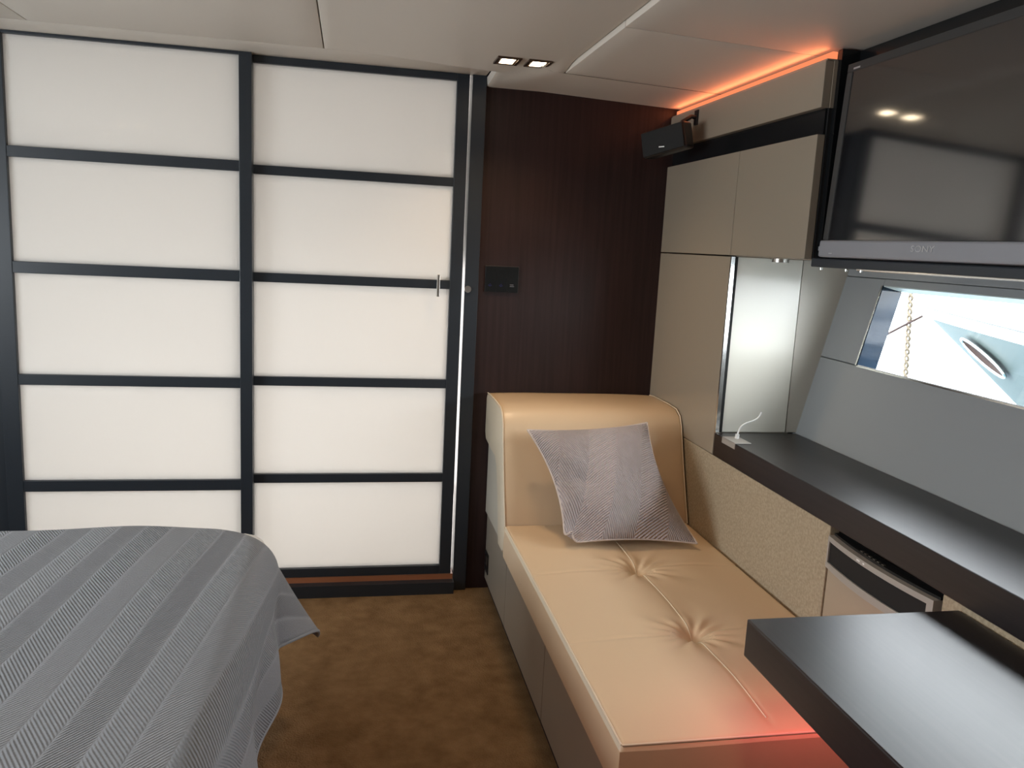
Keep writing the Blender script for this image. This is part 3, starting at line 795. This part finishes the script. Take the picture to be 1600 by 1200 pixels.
# ------------------------------------------------------------------ bed
BX0, BX1, BY0, BY1, BZ = -2.05, -0.165, -0.2, 2.165, 0.604
bed = thing('bed', 'wide low bed under a grey quilted bedspread', 'bed', (-1.1, 1.0, 0.0))
box('base', (BX0, BY0, 0.10), (BX1 - 0.10, BY1 - 0.12, 0.30), 'threshold_wood', bed, 0.01)
box('plinth', (BX0 + 0.05, BY0, 0.0), (BX1 - 0.20, BY1 - 0.22, 0.10), 'black_matt', bed)
box('mattress', (BX0, BY0, 0.302), (BX1 - 0.03, BY1 - 0.03, BZ - 0.012), 'mattress_cloth', bed, 0.06, 4)
def make_spread():
    r, rc = 0.075, 0.12                       # edge roll and corner rounding in plan
    inx, iny = BX1 - r - rc, BY1 - r - rc
    ov = 0.30 + rc                           # cloth past the inner rectangle
    us = lin(BX0 + 0.02, inx + ov, 190); vs_ = lin(BY0 + 0.02, iny + ov, 230)
    def f(u, v):
        qx, qy = max(0.0, u - inx), max(0.0, v - iny)
        px, py = min(u, inx), min(v, iny)
        q = math.hypot(qx, qy)
        top = 0.005 * math.sin(3.1 * u + 1.3 * v) + 0.003 * math.sin(7.3 * v - 2.2 * u) + 0.0022 * math.sin(17 * u + 5 * v)
        top -= 0.014 * smooth01((u + 0.55) / 0.4) * smooth01((v - 1.6) / 0.4) + 0.010 * smooth01((-0.65 - u) / 0.5)
        if q < 1e-6: return (px, py, BZ + top)
        nx, ny = qx / q, qy / q
        d = q - rc
        if d <= 0: return (px + nx * q, py + ny * q, BZ + top)
        corner = 2 * nx * ny                  # 1 on the diagonal
        fl = 0.07 + 0.48 * corner ** 1.5
        am = PI / 2 - math.asin(fl)
        if d < r * am:
            o, dn = r * math.sin(d / r), r * (1 - math.cos(d / r))
        else:
            e = d - r * am
            o, dn = r * math.sin(am) + e * fl, r * (1 - math.cos(am)) + e * math.sqrt(1 - fl * fl)
            along = v * nx + u * ny
            o += 0.015 * math.sin(along * 15 + 1.0) * smooth01(e / 0.12) * (1 - corner)
        k = smooth01(d / r)
        return (px + nx * (rc + o), py + ny * (rc + o), BZ + top - dn)
    o = grid('bedspread', f, us, vs_, 'quilt', None, uv=lambda u, v: (u - 0.12 * v, v + 0.12 * u), thick=0.006)
    tag(o, 'grey quilted bedspread with slanted rib bands draped over the bed', 'bedspread')
    # stitched hem
    hem = [f(us[-1], v) for v in vs_] + [f(u, vs_[-1]) for u in us[::-1][1:]]
    tube('hem', hem, 0.005, 'quilt', o, 6)
    return o
make_spread()
bl_ = thing('bed_light', 'red light strip under the edge of the bed', 'light', (-0.3, 1.4, 0.09))
box('channel', (-0.300, 0.3, 0.086), (-0.280, 1.95, 0.0995), 'black_plastic', bl_)
box('diffuser', (-0.280, 0.3, 0.086), (-0.276, 1.95, 0.0985), 'led_red', bl_)
ll = bpy.data.lights.new('bed_glow', 'AREA'); ll.shape = 'RECTANGLE'; ll.size = 0.012; ll.size_y = 1.6; ll.energy = 1.1; ll.color = (1.0, 0.12, 0.08)
lo = bpy.data.objects.new('bed_glow', ll); C.objects.link(lo); lo.location = (-0.270, 1.12, 0.092)
lo.rotation_euler = Vector((1, 0, -0.25)).to_track_quat('-Z', 'Y').to_euler(); attach(lo, bl_)

# ------------------------------------------------------------------ outside: water and the boat moored alongside
struct(box('water', (1.9, -30, -0.9), (60, 60, -0.7), 'sea'), 'blue harbour water outside the window', 'water')
boat = thing('moored_boat', 'white bow of the boat moored alongside outside the window', 'boat', (4.6, 3.0, -0.7))
CLX = 4.6
def hb(d, full=1.0): return 0.0 if d <= 0 else full * 0.63 * (d / 1.69) ** 0.92
LEV = [(1.036, 5.96, 1.00), (0.94, 5.86, 0.985), (0.68, 5.36, 0.86), (0.415, 4.86, 0.74), (-0.1, 4.0, 0.62), (-0.72, 3.1, 0.55)]
def strake(name, l0, l1, mat, n=40, sheer=0.05):
    vs, fs = [], []
    for side in (-1, 1):
        off = len(vs)
        for i in range(n):
            t = (i / (n - 1)) ** 1.6
            for (z, ys, full) in (l0, l1):
                y = ys - t * (ys - -2.0)
                drop = -0.02 * (ys - y) * (1 if z > 0.8 else 0.5 if z > 0.3 else 0)
                vs.append((CLX + side * min(1.9, hb(ys - y, full)), y, z + drop))
        for i in range(n - 1):
            a = off + 2 * i
            fs.append((a, a + 1, a + 3, a + 2) if side < 0 else (a, a + 2, a + 3, a + 1))
    o = mk(name, vs, fs, mat, boat); auto_smooth(o, 50)
    return o
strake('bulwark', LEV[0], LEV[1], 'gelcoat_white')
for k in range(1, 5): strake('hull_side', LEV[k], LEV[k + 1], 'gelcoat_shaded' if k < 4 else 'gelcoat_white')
# deck
n = 30; vs = []; fs = []
for i in range(n):
    t = (i / (n - 1)) ** 1.6; y = 5.96 - t * 7.96; b = min(1.9, hb(5.96 - y)); z = 1.036 - 0.02 * (5.96 - y) - 0.03
    vs += [(CLX - b, y, z), (CLX + b, y, z)]
for i in range(n - 1): fs.append((2 * i, 2 * i + 1, 2 * i + 3, 2 * i + 2))
mk('deck', vs, fs, 'gelcoat_white', boat)
tube('rub_rail', [(CLX - hb(5.97 - y) - 0.012, y, 1.036 - 0.02 * (5.96 - y)) for y in lin(5.95, 2.5, 40)], 0.014, 'rail_grey', boat)
# hawse opening: an oval rim with a dark throat set in the flare
def flare_pt(y, k):
    (z0, ys0, f0), (z1, ys1, f1) = LEV[1], LEV[3]
    p0 = Vector((CLX - hb(ys0 - y, f0), y, z0 - 0.02 * (ys0 - y))); p1 = Vector((CLX - hb(ys1 - y, f1) if y < ys1 else CLX, y, z1 - 0.01 * (ys1 - y)))
    return p0.lerp(p1, k)
nn = Vector((-0.736, 0.269, -0.62)); hc = Vector((4.403, 4.995, 0.755)) + nn * 0.03; ux = Vector((-0.014, -0.475, -0.189)).normalized(); nn = (nn - ux * nn.dot(ux)).normalized(); uy = nn.cross(ux)
rim = [hc + ux * (0.245 * math.cos(a)) + uy * (0.090 * math.sin(a)) for a in lin(0, 2 * PI, 41)[:-1]]
hr = tube('hawse_rim', rim, 0.012, 'chrome', boat, 8, closed=True)
N_ = len(rim)
vs = [p - nn * 0.0 for p in rim] + [hc + (p - hc) * 0.7 - nn * 0.02 for p in rim]
fs = [(i, (i + 1) % N_, N_ + (i + 1) % N_, N_ + i) for i in range(N_)] + [tuple(range(N_, 2 * N_))]
mk('hawse_throat', vs, fs, 'line_dark', hr)
# ropes
rp = thing('mooring_rope', 'tan twisted rope hanging upright in front of the moored bow', 'rope', (4.6, 6.13, -0.7))
for ph in (0.0, PI):
    tube('strand', [(4.6 + 0.014 * math.cos(k * 0.42 + ph), 6.165 - 0.00075 * k + 0.014 * math.sin(k * 0.42 + ph), 1.35 - 0.0075 * k) for k in range(270)], 0.0105, 'rope_tan', rp, 6)
tag(tube('mooring_line', bez([(4.55, 5.90, 0.95), (4.5, 6.02, 0.87), (4.45, 6.2, 0.76), (4.40, 7.5, 0.1)]), 0.011, 'line_dark'), 'thin dark line slanting down from the moored bow', 'rope')
